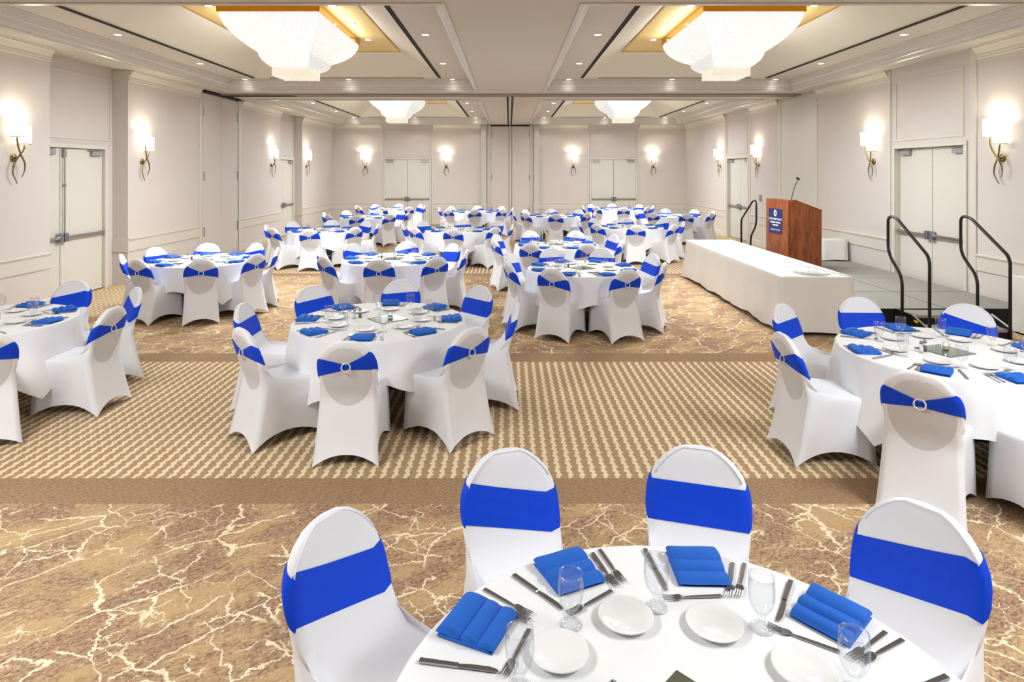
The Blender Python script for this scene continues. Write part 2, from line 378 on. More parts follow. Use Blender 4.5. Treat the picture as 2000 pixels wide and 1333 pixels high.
# chandeliers ------------------------------------------------------
def chandelier(cx, cy, nm):
    r = empty('crystal_chandelier', (cx, cy, 0)); a, b = .79, 1.30
    m = MB(); z0, z1 = 4.555, GOLD_Z
    for (p, q, s, t) in ((-a, a, -b, -b+.04), (-a, a, b-.04, b), (-a, -a+.04, -b+.04, b-.04), (a-.04, a, -b+.04, b-.04)): m.box(p, q, s, t, z0, z1)
    m.obj('gold_frame', M['goldbox'], r)
    def ring(hx, hy, z, n=15):
        pts = []; c = [(-hx, -hy), (hx, -hy), (hx, hy), (-hx, hy)]
        for k in range(4):
            p, q = c[k], c[(k+1) % 4]
            for i in range(n): t = i/n; pts.append((lerp(p[0], q[0], t), lerp(p[1], q[1], t), z))
        return pts
    t1 = [(.765, 1.275, 4.56), (.755, 1.25, 4.47), (.72, 1.19, 4.38), (.665, 1.09, 4.29), (.59, .95, 4.20), (.50, .78, 4.12), (.42, .62, 4.06)]
    t2 = [(.42, .62, 4.06), (.415, .60, 4.01), (.39, .54, 3.95), (.345, .44, 3.90), (.30, .33, 3.87)]
    t3 = [(.30, .33, 3.87), (.30, .33, 3.73)]
    for nme, tt, mat in (('upper_crystal_tier', t1, M['crystal']), ('lower_crystal_tier', t2, M['crystal']), ('crystal_fringe', t3, M['fringe'])):
        mb = MB().grid([ring(*p) for p in tt], close_u=True)
        if nme == 'crystal_fringe': mb.add([(-.3, -.33, 3.735), (.3, -.33, 3.735), (.3, .33, 3.735), (-.3, .33, 3.735)], [(0, 1, 2, 3)])
        tier = mb.obj(nme, mat, r, nme != 'crystal_fringe')
        s = MB(); n = 160 if nme != 'crystal_fringe' else 88
        for k in range(n):
            t = 4*k/n; side = int(t); t -= side; jz = random.uniform(-.012, .004); w = .0042
            rows = []
            for hx, hy, z in tt:
                c = [(-hx, -hy), (hx, -hy), (hx, hy), (-hx, hy)]; p, q = c[side], c[(side+1) % 4]
                dx, dy = (q[0]-p[0]), (q[1]-p[1]); L = math.hypot(dx, dy); dx /= L; dy /= L; nx, ny = dy, -dx
                px, py = lerp(p[0], q[0], t), lerp(p[1], q[1], t); zz = z+(jz if z == tt[-1][2] else 0)
                rows.append([(px-dx*w+nx*.001, py-dy*w+ny*.001, zz), (px+nx*.009, py+ny*.009, zz-.003), (px+dx*w+nx*.001, py+dy*w+ny*.001, zz)])
            s.grid(rows)
        tag(s.obj('crystal_strands', M['strand'] if nme != 'crystal_fringe' else M['fringe'], tier), kind='stuff')
    l = bpy.data.lights.new('chandelier_light', 'AREA'); l.shape = 'RECTANGLE'; l.size = 1.3; l.size_y = 2.2; l.energy = CH_AREA; l.color = (.895, .945, 1)
    lo = bpy.data.objects.new('chandelier_light', l); COL.objects.link(lo); lo.location = (cx, cy, 3.70)
    if not nm.startswith('rear'):
        for sx in (-1, 1):          # added fill lights, not fixture lamps, to brighten the gold panel and slopes
            l = bpy.data.lights.new('added_uplight', 'AREA'); l.shape = 'RECTANGLE'; l.size = .08; l.size_y = 2.2; l.energy = 5; l.color = (1, .98, .94)
            lo = bpy.data.objects.new('added_uplight', l); COL.objects.link(lo); lo.location = (cx+sx*.86, cy, 4.50); lo.rotation_euler = (0, -sx*math.radians(125), 0)
    tag(r, 'large tiered crystal chandelier with gold frame in the %s ceiling tray' % nm, 'chandelier', 'crystal chandeliers')
for (x0, x1, y0, y1, nm) in TRAYS:
    a0, a1, b0, b1, gx0, gx1, gy0, gy1 = tray(x0, x1, y0, y1, nm)
    cx, cy = (x0+x1)/2, (y0+y1)/2
    chandelier(cx, cy, nm)
    if nm.startswith('rear'): continue
    yl = [y0+.24, y0+2.62, y0+5.2, y1-.24] if 'near' in nm else [y0+.24, y0+2.9, y0+5.5, y1-.24]
    for side, xx in (('left', x0+.50), ('right', x1-.50)):
        for k, yy in enumerate(yl):
            downlight(xx, yy, RING_Z, 'recessed downlight on %s edge of %s ceiling tray, %s' % (side, nm, ORD[k]), SPOT_W)
    for k, yy in ((0, yl[0]), (3, yl[3])):
        downlight(cx, yy, RING_Z, 'recessed downlight midway along %s edge of %s ceiling tray' % ('near' if k == 0 else 'far', nm), SPOT_W)
    for side, xx in (('left', cx-.95), ('right', cx+.95)):
        for k, yy in enumerate((cy-1.2, cy, cy+1.3)):
            downlight(xx, yy, GOLD_Z, 'gold panel downlight %s of the %s chandelier, %s' % (side, nm, ('nearest', 'middle', 'farthest')[k]), 0)
# folding-wall tracks in the ceiling
m = MB().box(XL, XR, 15.16, 15.54, ZC-.035, ZC); t = m.obj('trim_1', M['track'])
tag(t, 'long grey folding-wall track crossing the ceiling between the trays', 'ceiling track', kind='structure')
MB().box(XL+.02, XR-.02, 15.33, 15.37, ZC-.04, ZC-.03).obj('track_slot', M['black'], t)
MB().box(XL+.02, -5.25, 15.24, 15.46, ZC-.045, ZC-.034).obj('open_slot', M['black'], t)
m = MB().box(-.14, .22, 15.54, YB, ZC-.02, ZC); t = m.obj('trim_2', M['ceil'])
tag(t, 'folding-wall track with two black slots running to the back wall', 'ceiling track', kind='structure')
for xx in (-.03, .09): MB().box(xx-.028, xx+.028, 15.54, YB-.02, ZC-.026, ZC-.018).obj('track_slot', M['black'], t)
MB().box(XL+.01, XL+.10, 14.42, 16.33, ZC-.05, ZC).obj('trim_3', M['black'])
tag(bpy.data.objects['trim_3'], 'black track recess above the left folding-wall pocket', 'ceiling track', kind='structure')

# mouldings along walls -------------------------------------------
CROWN = [(0, 3.80), (.018, 3.80), (.024, 3.815), (.018, 3.83), (.028, 3.85), (.028, 3.88), (.05, 3.91), (.075, 3.95), (.10, 3.965), (.10, 3.985), (.115, 3.99), (.115, 4.0), (0, 4.0)]
RAIL = [(0, .60), (.014, .605), (.02, .62), (.02, .80), (.028, .82), (.04, .835), (.04, .85), (.03, .858), (0, .858)]
BASE = [(0, 0), (.018, 0), (.018, .13), (.012, .145), (0, .15)]
trim_n = [10]
def moulding(poly, wall, a, b, name=None):
    """extrude a profile (out from wall, z) along a wall between a and b"""
    m = MB()
    if wall == 'left': m.prism([(XL+p, q) for p, q in poly], 1, a, b)
    elif wall == 'right': m.prism([(XR-p, q) for p, q in poly], 1, a, b)
    else: m.prism([(YB-p, q) for p, q in poly], 0, a, b)
    return m
def vert(wall, a, b, z0=0.0, z1=3.98, d=.022):
    m = MB()
    if wall == 'left': m.bbox(XL-.002, XL+d, a, b, z0, z1, .005)
    elif wall == 'right': m.bbox(XR-d, XR+.002, a, b, z0, z1, .005)
    else: m.bbox(a, b, YB-d, YB+.002, z0, z1, .005)
    return m
SEG = {'left': [(YF, 9.66), (11.64, 14.30), (16.55, 19.42), (21.44, YB)],
       'right': [(YF, 9.46), (11.66, 14.36), (16.42, 18.36), (20.48, YB)],
       'back': [(XL, -5.12), (-3.04, -1.12), (1.22, 3.16), (5.24, XR)]}
for wl in ('left', 'right', 'back'):
    for nm, pf, mt, ttl, cat in (('trim', CROWN, 'trim', 'stepped cream cornice under the ceiling', 'cornice'), ('trim', RAIL, 'trim', 'wide cream chair rail', 'chair rail'), ('baseboard', BASE, 'trim', 'cream skirting board', 'baseboard')):
        mm = MB()
        for a, b in SEG[wl]:
            s = moulding(pf, wl, a, b); mm.add(s.v, s.f)
        if wl == 'left' and nm == 'trim':      # returns into the recesses
            for (a, b) in LREC:
                if pf is RAIL: mm.box(XL-.29, XL+.02, b-.02, b, .61, .85)
                else: mm.box(XL-.29, XL+.02, b-.02, b, 3.83, 3.99)
        if nm == 'baseboard' : name = 'baseboard_'+wl
        else: trim_n[0] += 1; name = 'trim_%d' % trim_n[0]
        tag(mm.obj(name, M[mt]), '%s along the %s wall' % (ttl, wl), cat, kind='structure')
for wl, lst in (('right', [(9.47, 9.60), (11.60, 11.66), (14.36, 14.46), (16.26, 16.42), (18.36, 18.46), (20.40, 20.48)]),
                ('left', [(14.30, 14.42), (16.36, 16.55)]),
                ('back', [(-5.12, -5.05), (-3.11, -3.04), (3.16, 3.23), (5.17, 5.24)])):
    mm = MB()
    for a, b in lst:
        s = vert(wl, a, b); mm.add(s.v, s.f)
    trim_n[0] += 1
    tag(mm.obj('trim_%d' % trim_n[0], M['trim']), 'slim vertical cream panel mouldings on the %s wall' % wl, 'moulding', kind='structure')
# overdoor panel frames
def frame(m, u0, u1, z0, z1, w, d, put):
    for (a, b, c, e) in ((u0, u0+w, z0, z1), (u1-w, u1, z0, z1), (u0+w, u1-w, z0, z0+w), (u0+w, u1-w, z1-w, z1)): put(m, a, b, c, e, d)
mm = MB()
for (a, b) in RREC: frame(mm, a+.02, b-.02, 2.66, 3.74, .035, .014, lambda m, p, q, r, s, d: m.box(XR-d, XR+.002, p, q, r, s))
for (a, b) in LREC: frame(mm, a+.02, b-.06, 2.66, 3.80, .035, .014, lambda m, p, q, r, s, d: m.box(XL-.292, XL-.29+d, p, q, r, s))
for (a, b) in ((-5.05, -3.11), (3.23, 5.17)): frame(mm, a+.04, b-.04, 2.78, 3.76, .03, .012, lambda m, p, q, r, s, d: m.box(p, q, YB-d, YB+.002, r, s))
tag(mm.obj('trim_40', M['trim']), 'thin rectangular frame mouldings on the panels above the doors', 'moulding', kind='structure')

# back-wall centre pillar with pocket panels
t = empty('wall_pillar', (0, 0, 0)); tag(t, 'cream centre pilasters and flat folding-wall covers on the back wall', 'pilaster', kind='structure')
for a, b in ((-1.10, -.90), (1.00, 1.20)):
    MB().bbox(a, b, YB-.16, YB, 0, 3.98, .01).obj('pilaster', M['crown'], t)
    MB().bbox(a-.02, b+.02, YB-.185, YB, 3.84, 3.9, .01).obj('pilaster_cap', M['crown'], t)
    MB().bbox(a-.02, b+.02, YB-.185, YB, .60, .84, .01).obj('pilaster_rail', M['crown'], t)
for a, b in ((-.895, -.72), (.84, .995), (-.80, -.76), (.88, .92)): MB().bbox(a, b, YB-.07 if b-a > .1 else YB-.1, YB, 0, 3.97, .006).obj('jamb', M['trim'], t)
for a, b in ((-.72, -.01), (.13, .84)):
    p = MB().bbox(a, b, YB-.05, YB, .02, 3.93, .006).obj('cover_panel', M['wall'], t)
MB().box(-.01, .02, YB-.045, YB, .02, 3.95).obj('dark_joint', M['track'], t); MB().box(.10, .13, YB-.045, YB, .02, 3.95).obj('dark_joint', M['track'], t)
MB().bbox(.02, .10, YB-.075, YB, .02, 3.95, .006).obj('mullion', M['trim'], t)
MB().box(-.72, .84, YB-.06, YB, 3.94, 3.98).obj('top_track', M['black'], t)
for xx in (-.70, .80):
    for z in (.5, 1.8, 3.5): MB().box(xx, xx+.02, YB-.065, YB-.045, z, z+.2).obj('hinge', M['satinsteel'], t)
# left folding-wall pocket covers
t = empty('door_5', (0, 0, 0)); tag(t, 'pair of tall flat folding-wall pocket doors in the left wall', 'pocket door', kind='structure')
for a, b in ((14.43, 15.34), (15.36, 16.30)): MB().bbox(XL, XL+.03, a, b, .02, 3.93, .006).obj('leaf', M['wall'], t)
MB().box(XL, XL+.018, 15.335, 15.365, .02, 3.93).obj('joint', M['trim'], t)
for yy in (14.46, 16.24):
    for z in (.6, 1.9, 3.4): MB().box(XL+.028, XL+.045, yy, yy+.03, z, z+.22).obj('hinge', M['satinsteel'], t)
MB().box(XL, XL+.02, 16.305, 16.355, .02, 3.93).obj('dark_joint', M['blackmetal'], t)
# right plain cover section
t = empty('door_6', (0, 0, 0)); tag(t, 'tall flat folding-wall pocket cover on the right wall behind the lectern', 'pocket door', kind='structure')
MB().bbox(XR-.018, XR, 14.47, 16.25, .16, 3.93, .005).obj('leaf', M['door'], t)

# doors -------------------------------------------------------------
def pushbar(par, x0, x1, z, y=0.0, side=1):
    """horizontal exit device between x0 and x1 on the local wall plane; side = end carrying the latch case"""
    b = MB().bbox(x0, x1, y+.035, y+.075, z-.024, z+.024, .008).obj('push_bar', M['satinsteel'], par)
    for xx in (x0+.02, x1-.02): MB().bbox(xx-.03, xx+.03, y, y+.05, z-.03, z+.03, .006).obj('bar_bracket', M['satinsteel'], b)
    xx = x1-.03 if side > 0 else x0+.03
    MB().bbox(xx-.045, xx+.045, y, y+.085, z-.075, z+.075, .014).obj('latch_case', M['steel'], b)
def closer(par, x, z, y=0.0):
    c = MB().bbox(x-.13, x+.13, y, y+.06, z-.10, z-.02, .008).obj('door_closer', M['closer'], par)
    MB().box(x-.15, x+.2, y+.02, y+.04, z-.012, z+.004).obj('closer_arm', M['satinsteel'], c)
def double_door(name, loc, rz, w, h, label, rods=(), dep=0.0, sp=0.0, one=False):
    """local x along the wall, y into the room, origin at floor in the middle"""
    r = empty(name, loc, rz); tag(r, label, 'door', kind='structure'); hw = w/2
    f = MB(); fw = .07
    for (a, b, c, d) in ((-hw-fw, -hw, 0, h-.001), (hw, hw+fw, 0, h-.001), (-hw-fw, hw+fw, h, h+fw)):
        f.bbox(a, b, -.01, dep+.022, c, d, .006)
    f.obj('frame', M['trim'], r)
    leaves = ((-hw+.004, sp-.006), (sp+.006, hw-.004)) if not one else ((-hw+.004, hw-.004),)
    for i, (a, b) in enumerate(leaves):
        l = MB().bbox(a, b, -.03, .012, .012, h-.006, .004).obj('leaf', M['door'], r)
        pushbar(l, a+.02, b-.02, 1.02, .012, 1 if i == 0 else -1)
        closer(l, (a+.20 if i == 0 else b-.20), h-.02, .012)
        if i in rods:
            xx = b-.06 if i == 0 else a+.06
            MB().tube([(xx, .045, 1.05), (xx, .045, h-.05)], .011, 8).obj('vertical_rod', M['satinsteel'], l)
            MB().bbox(xx-.03, xx+.03, .01, .06, h-.16, h-.02, .008).obj('top_latch', M['satinsteel'], l)
            MB().bbox(xx-.018, xx+.018, .01, .06, 1.86, 1.90, .004).obj('rod_guide', M['satinsteel'], l)
    if not one: MB().box(sp-.006, sp+.006, -.028, .004, .012, h-.01).obj('leaf_gap', M['blackmetal'], r)
    MB().box(-hw, hw, -.02, .015, .0, .012).obj('threshold', M['blackmetal'], r)
    return r
double_door('door_1', (XL-.29+.03, 10.505, 0), -PI/2, 1.56, 2.50, 'cream double exit doors recessed in the near left wall', rods=(0,), dep=.05, sp=.28)
double_door('door_2', (XL-.29+.03, 20.30, 0), -PI/2, 1.70, 2.50, 'cream exit door recessed in the far left wall', dep=.05)
double_door('door_3', (XR+.13-.03, 10.605, 0), PI/2, 1.74, 2.52, 'cream double exit doors in the right wall behind the stage', dep=.105)
double_door('door_4', (XR+.13-.03, 19.42, 0), PI/2, 1.72, 2.52, 'cream exit door in the far right wall near the black handrail', dep=.105, one=False)
double_door('door_7', (-4.08, YB-.03, 0), PI, 1.78, 2.60, 'cream double exit doors in the back wall, left pair', dep=.0)
double_door('door_8', (4.20, YB-.03, 0), PI, 1.78, 2.60, 'cream double exit doors in the back wall, right pair', dep=.0)

# wall sconces ------------------------------------------------------
def sconce_proto():
    """local y = into the room; upper shade to the local right-hand viewer's left"""
    r = empty('wall_sconce')
    MB().lathe([(.0005, .03), (.035, .028), (.058, .012), (.062, 0)], 20).obj('backplate', M['brass'], r, True)
    bp = r.children[0]; bp.rotation_euler = (-PI/2, 0, 0); bp.location = (0, 0, 2.30)
    # viewer facing the wall looks along -y; his left is +x
    a1 = smooth_path([(.085, .12, 2.60), (.07, .12, 2.48), (.01, .11, 2.36), (-.075, .10, 2.24), (-.10, .085, 2.13), (-.06, .07, 2.02)])
    a2 = smooth_path([(-.075, .10, 2.50), (-.06, .10, 2.42), (0, .07, 2.31), (.07, .06, 2.19), (.085, .06, 2.08), (.02, .06, 1.96), (-.005, .05, 1.93)])
    n1, n2 = len(a1), len(a2)
    MB().tube(a1, [lerp(.012, .0125, i/n1) if i < n1*.6 else lerp(.0125, .004, (i-n1*.6)/(n1*.4)) for i in range(n1)], 8).obj('curved_arm', M['brass'], r, True)
    MB().tube(a2, [lerp(.010, .0125, i/n2) if i < n2*.5 else lerp(.0125, .004, (i-n2*.5)/(n2*.5)) for i in range(n2)], 8).obj('curved_arm', M['brass'], r, True)
    MB().tube([(0, .02, 2.30), (0, .09, 2.32)], .009, 8).obj('stem', M['brass'], r)
    for (x, y, z, h) in ((.085, .12, 2.60, .27), (-.075, .10, 2.50, .27)):
        s = MB().lathe([(.078, 0), (.082, 0), (.088, h), (.084, h), (.078, 0)], 24, (x, y, z)).obj('shade', M['shade'], r, True)
        MB().lathe([(.079, -.004), (.085, -.004), (.085, .006), (.079, .006)], 24, (x, y, z)).obj('shade_rim', M['brass'], s)
        MB().lathe([(.0005, .02), (.078, .02)], 20, (x, y, z)).obj('diffuser_disc', M['shade'], s)
    return r
SCN = sconce_proto(); sc_used = [False]
def sconce(x, y, rz, label):
    o = SCN if not sc_used[0] else copy_tree(SCN); sc_used[0] = True
    o.location = (x, y, 0); o.rotation_euler = (0, 0, rz); tag(o, label, 'wall lamp', 'twin-shade brass wall sconces')
    R = Matrix.Rotation(rz, 4, 'Z')
    for lx, ly, lz, e in ((.085, .12, 2.835, SCONCE_W), (-.075, .10, 2.735, SCONCE_W*.8)):
        p = R @ Vector((lx, ly, lz)); l = bpy.data.lights.new('sconce_light', 'POINT'); l.energy = e; l.shadow_soft_size = .03; l.color = (1, .90, .70)
        lo = bpy.data.objects.new('sconce_light', l); COL.objects.link(lo); lo.location = (x+p.x, y+p.y, p.z)
for yy, d in ((8.95, 'left of the near left exit doors'), (12.08, 'right of the near left exit doors'), (18.65, 'left of the far left exit door'), (21.85, 'right of the far left exit door')):
    sconce(XL, yy, -PI/2, 'brass two-shade sconce on wall %s' % d)
for yy, d in ((8.98, 'right of the stage exit doors'), (12.15, 'left of the stage exit doors'), (17.75, 'right of the far right exit door'), (20.95, 'left of the far right exit door')):
    sconce(XR, yy, PI/2, 'brass two-shade sconce on wall %s' % d)
for xx, d in ((-5.76, 'left of the left back doors'), (-2.52, 'right of the left back doors'), (2.58, 'left of the right back doors'), (5.78, 'right of the right back doors')):
    sconce(xx, YB, PI, 'brass two-shade sconce on back wall %s' % d)
o = MB().bbox(XR-.035, XR, 17.55, 17.67, 1.28, 1.45, .006).obj('wall_switch_box', M['closer']); tag(o, 'small grey control box on the right wall above the far handrail', 'control box')

# ------------------------------------------------------------------ chairs
NS = 10; NR = 4*NS
SKIRT = 8
RINGS = [(.235, .455, -.235, .455, .215, .205), (.230, .470, -.237, .475, .209, .204), (.205, .479, -.240, .50, .199, .203), (.10, .481, -.245, .53, .190, .202),
         (-.02, .479, -.250, .56, .188, .201), (-.11, .49, -.256, .59, .190, .201), (-.165, .53, -.263, .62, .195, .202), (-.200, .58, -.271, .65, .200, .204),
         (-.225, .64, -.281, .69, .204, .206), (-.245, .70, -.295, .73, .203, .204), (-.262, .75, -.307, .76, .195, .196), (-.277, .80, -.32, .805, .174, .175),
         (-.290, .845, -.331, .848, .138, .138), (-.302, .878, -.337, .880, .094, .094), (-.312, .894, -.337, .895, .054, .054), (-.322, .899, -.332, .899, .03, .03)]
def chair_columns():
    rows = []
    def ring(yf, zf, yr, zr, wf, wr, bul):
        c = [(wf, yf, zf), (-wf, yf, zf), (-wr, yr, zr), (wr, yr, zr)]   # front right, front left, rear left, rear right
        nrm = [(0, 1), (-1, 0), (0, -1), (1, 0)]; pts = []
        for k in range(4):
            p, q = c[k], c[(k+1) % 4]
            for i in range(NS):
                t = i/NS; b = bul[k]*math.sin(PI*t)
                pts.append([lerp(p[0], q[0], t)+nrm[k][0]*b, lerp(p[1], q[1], t)+nrm[k][1]*b, lerp(p[2], q[2], t), t, k])
        return pts
    for s in range(SKIRT):
        t = s/SKIRT; e = t**.8
        r = ring(lerp(.262, .235, e), 0, lerp(-.335, -.235, e), 0, lerp(.226, .215, e), lerp(.236, .205, e), [-.03*(1-t)-.004, -.034*(1-t)-.004, -.022*(1-t), -.034*(1-t)-.004])
        row = []
        for x, y, z, p, k in r:
            arch = (.088 if k in (1, 3) else .078)*(1-abs(2*p-1)**2.2)
            z0 = .004+arch; zz = lerp(z0, .455, t)
            row.append((x, y, zz))
        rows.append(row)
    for i, R in enumerate(RINGS):
        b = .004 if i < 5 else .010
        rb = .0 if i < 3 else min(.014, .005*(i-2))
        if i >= 13: rb *= .5
        rows.append([(x, y, z) for x, y, z, p, k in ring(*R, [0 if i > 4 else .006, b if i > 5 else -.004, rb, b if i > 5 else -.004])])
    return rows
CROWS = chair_columns()
def surf(j, z, start=SKIRT+5):
    """point of column j at height z on the upright part of the cover"""
    prev = CROWS[start][j]
    for i in range(start+1, len(CROWS)):
        cur = CROWS[i][j]
        if cur[2] >= z and cur[2] > prev[2]:
            t = max(0, min(1, (z-prev[2])/(cur[2]-prev[2]))); return [lerp(prev[k], cur[k], t) for k in range(3)]
        prev = cur
    return list(prev)
def cover_mesh():
    m = MB().grid(CROWS, close_u=True)
    m.f.append(tuple(range((len(CROWS)-1)*NR, len(CROWS)*NR))); m.m.append(0)
    me = m.mesh('chair_cover', M['spandex'], True); return me
def norm_j(j):
    k, i = divmod(j, NS); n = [(0, 1), (-1, 0), (0, -1), (1, 0)]
    if i == 0: a, b = n[k], n[(k-1) % 4]; return ((a[0]+b[0])*.75, (a[1]+b[1])*.75)
    return n[k]
def sash_mesh(tilt=0.0, wide=1.0, slack=0.0):
    rows = []; NRW = 9
    for q in range(NRW):
        t = q/(NRW-1); row = []
        for jj in range(NR):
            k, i = divmod(jj, NS); p = i/NS
            if k == 0: lo, hi = .612, .762                                   # front
            elif k == 1: lo, hi = lerp(.612, .652, p), lerp(.762, .795, p)      # left side
            elif k == 3: lo, hi = lerp(.652, .612, p), lerp(.795, .762, p)
            else:
                e = abs(2*p-1)**.85; lo, hi = lerp(.686, .652, e), lerp(.722, .795, e)
            x = surf(jj, (lo+hi)/2)[0]
            mid = (lo+hi)/2; lo, hi = mid+(lo-mid)*wide, mid+(hi-mid)*wide
            tl = tilt*x*(1 if k == 0 else .6) if k != 2 else tilt*x*.5
            hi += tl; lo += tl*(1-slack)
            z = lerp(lo, hi, t); P = surf(jj, z); n = norm_j(jj)
            off = .0045
            if k == 2: off += .006*(1-abs(2*p-1))+.0028*math.sin(q*PI)*0+(.0035 if q % 2 else -.001)*(1-abs(2*p-1)*.7)
            elif q in (0, NRW-1): off = .0025
            elif k == 0: off += .0016*math.sin(q*2.3+p*5)
            row.append((P[0]+n[0]*off, P[1]+n[1]*off, z))
        rows.append(row)
    return MB().grid(rows, close_u=True).mesh('sash', M['sash'], True)
def pad_mesh():
    """oval chair pad showing through the sheer rear of the cover"""
    rear = list(range(2*NS, 3*NS+1))
    def rear_y(x, z):
        cols = []
        for j in rear:
            c = [CROWS[i][j % NR] for i in range(len(CROWS))]
            for a, b in zip(c, c[1:]):
                if a[2] <= z <= b[2]:
                    t = (z-a[2])/(b[2]-a[2]+1e-9); cols.append((lerp(a[0], b[0], t), lerp(a[1], b[1], t))); break
        for (x0, y0), (x1, y1) in zip(cols, cols[1:]):
            if x0 <= x <= x1: return lerp(y0, y1, (x-x0)/(x1-x0+1e-9))
        return cols[0][1] if x < 0 else cols[-1][1]
    rows = []; zc, hz, hx = .632, .226, .180
    for r in range(9):
        t = r/8; row = []
        for k in range(28):
            a = 2*PI*k/28; ex = math.cos(a); ez = math.sin(a)
            x, z = hx*t*ex, zc+hz*t*ez*(1 if ez > 0 else 1.0)
            row.append((x, rear_y(x, z)-.0055*(1-t**6)-.0006, z))
        rows.append(row)
    return MB().grid(rows[1:], close_u=True).add(rows[1], [tuple(range(28))]).mesh('back_pad', M['sheer'], True)
def torus(R, r, n=22, k=8, sy=1.0):
    rows = []
    for i in range(n):
        a = 2*PI*i/n; row = []
        for j in range(k):
            b = 2*PI*j/k; rr = R+r*math.cos(b); row.append((rr*math.cos(a), r*math.sin(b), rr*math.sin(a)*sy))
        rows.append(row)
    rows.append(rows[0]); return MB().grid(rows, close_u=True)
COVER = cover_mesh(); PAD = pad_mesh()
SASHES = [sash_mesh(), sash_mesh(.22, .96), sash_mesh(-.2, 1.02, .3), sash_mesh(.08, .92), sash_mesh(-.07, 1.04)]
BUCK = torus(.031, .0062).mesh('buckle', M['buckle'], True)
PIPE = MB().tube([Vector(surf(0, z))+Vector((0, .001, 0)) for z in (.785, .80, .83, .86, .88, .893)]+[Vector(surf(NS, z))+Vector((0, .001, 0)) for z in (.893, .88, .86, .83, .80, .785)], .0032, 5).mesh('seam_piping', M['spandex'], True)
def make_chair():
    r = empty('banquet_chair'); meshobj('chair_cover', COVER, r); meshobj('back_pad', PAD, r); meshobj('seam_piping', PIPE, r)
    meshobj('sash', SASHES[0], r)
    b = meshobj('buckle', BUCK, r[0] if False else r); b.location = (0, surf(2*NS+NS//2, .704)[1]-.019, .704); b.rotation_euler = (-.12, 0, 0)
    return r
CHAIR = make_chair(); ch_used = [False]
def chair(x, y, face, label, group, sash=0):
    """face = direction angle (degrees) the sitter looks along"""
    o = CHAIR if not ch_used[0] else copy_tree(CHAIR); ch_used[0] = True
    o.location = (x, y, 0); o.rotation_euler = (0, 0, math.radians(face)-PI/2)
    for c in o.children:
        if c.name.startswith('sash'): c.data = SASHES[sash]
    return tag(o, label, 'chair', group)

# ------------------------------------------------------------------ tables and cloths
def cloth_mesh(seed):
    rnd = random.Random(seed); n = 144; rows = []
    ph = [rnd.uniform(0, 6.28) for _ in range(5)]
    a = 1.10
    def drop(th):
        c = max(abs(math.cos(th)), abs(math.sin(th))); d = a/c-TABLE_R
        return d if d < .40 else .40+(d-.40)*.42
    for r in (.0, .25, .5, .66, .72, .748, .759): rows.append([(r*math.cos(2*PI*k/n), r*math.sin(2*PI*k/n), .0008*math.sin(r*9+k*.3)) for k in range(n)])
    for (t, out) in ((.0, .766), (.012, .7705), (.03, .7725)):
        rows.append([(out*math.cos(2*PI*k/n), out*math.sin(2*PI*k/n), -.003-t*.5) for k in range(n)])
    NV = 12
    for q in range(1, NV+1):
        t = q/NV; row = []
        for k in range(n):
            th = 2*PI*k/n; d = drop(th)
            wv = .5*math.sin(11*th+ph[0])+.35*math.sin(7*th+ph[1])+.3*math.sin(17*th+ph[2])
            corner = abs(math.sin(2*th))**3
            g = t**.8
            rr = .7725+g*(.034+.052*wv*(.4+.8*corner)+.045*corner+.006*math.sin(29*th+ph[3]))
            th2 = th+g*.035*math.sin(8*th+ph[4])
            z = -.018-(d-.018)*t+.008*math.sin(9*th+ph[1])*t
            row.append((rr*math.cos(th2), rr*math.sin(th2), z))
        rows.append(row)
    return MB().grid(rows, close_u=True).mesh('tablecloth', M['cloth'], True)
CLOTHS = [cloth_mesh(s) for s in (3, 11, 23, 42)]
def table_proto():
    r = empty('round_table'); z = TABLE_Z-.006
    MB().lathe([(.0005, z-.025), (.745, z-.025), (.756, z-.02), (.758, z-.006), (.75, z), (.0005, z)], 48).obj('table_top', M['plastic_w'], r)
    for sx in (-1, 1):
        for sy in (-1, 1): MB().bbox(sx*.36-.019, sx*.36+.019, sy*.55-.019, sy*.55+.019, 0, z-.02, .004).obj('leg', M['blackmetal'], r)
    for sy in (-1, 1): MB().bbox(-.36, .36, sy*.55-.012, sy*.55+.012, .30, .325, .003).obj('crossbar', M['blackmetal'], r)
    return r
TBL = table_proto(); tb_used = [False]

# tableware --------------------------------------------------------
def glass_proto():
    r = empty('water_glass')
    out = [(.0005, .0), (.034, .0), (.035, .003), (.030, .006), (.012, .010), (.0075, .016), (.0085, .022), (.0125, .026), (.0125, .030), (.0085, .034), (.011, .040),
           (.021, .050), (.031, .066), (.0365, .086), (.0385, .106), (.038, .130), (.0365, .155)]
    inn = [(.0350, .155), (.0365, .130), (.037, .106), (.035, .087), (.0295, .068), (.0195, .053), (.008, .044), (.0005, .042)]
    MB().lathe(out+inn, 24).obj('glass_body', M['glass'], r, True)
    MB().lathe([(.0368, .1545), (.0373, .1555), (.0358, .1562), (.0349, .1552), (.0368, .1545)], 24).obj('rim', M['glass'], r, True)
    return r
def plate_proto():
    m = MB().lathe([(.0005, .0), (.045, .0), (.048, .003), (.070, .009), (.083, .014), (.0835, .016), (.081, .0165), (.068, .0125), (.05, .008), (.046, .006), (.0005, .006)], 36)
    return m.obj('bread_plate', M['china'], None, True)
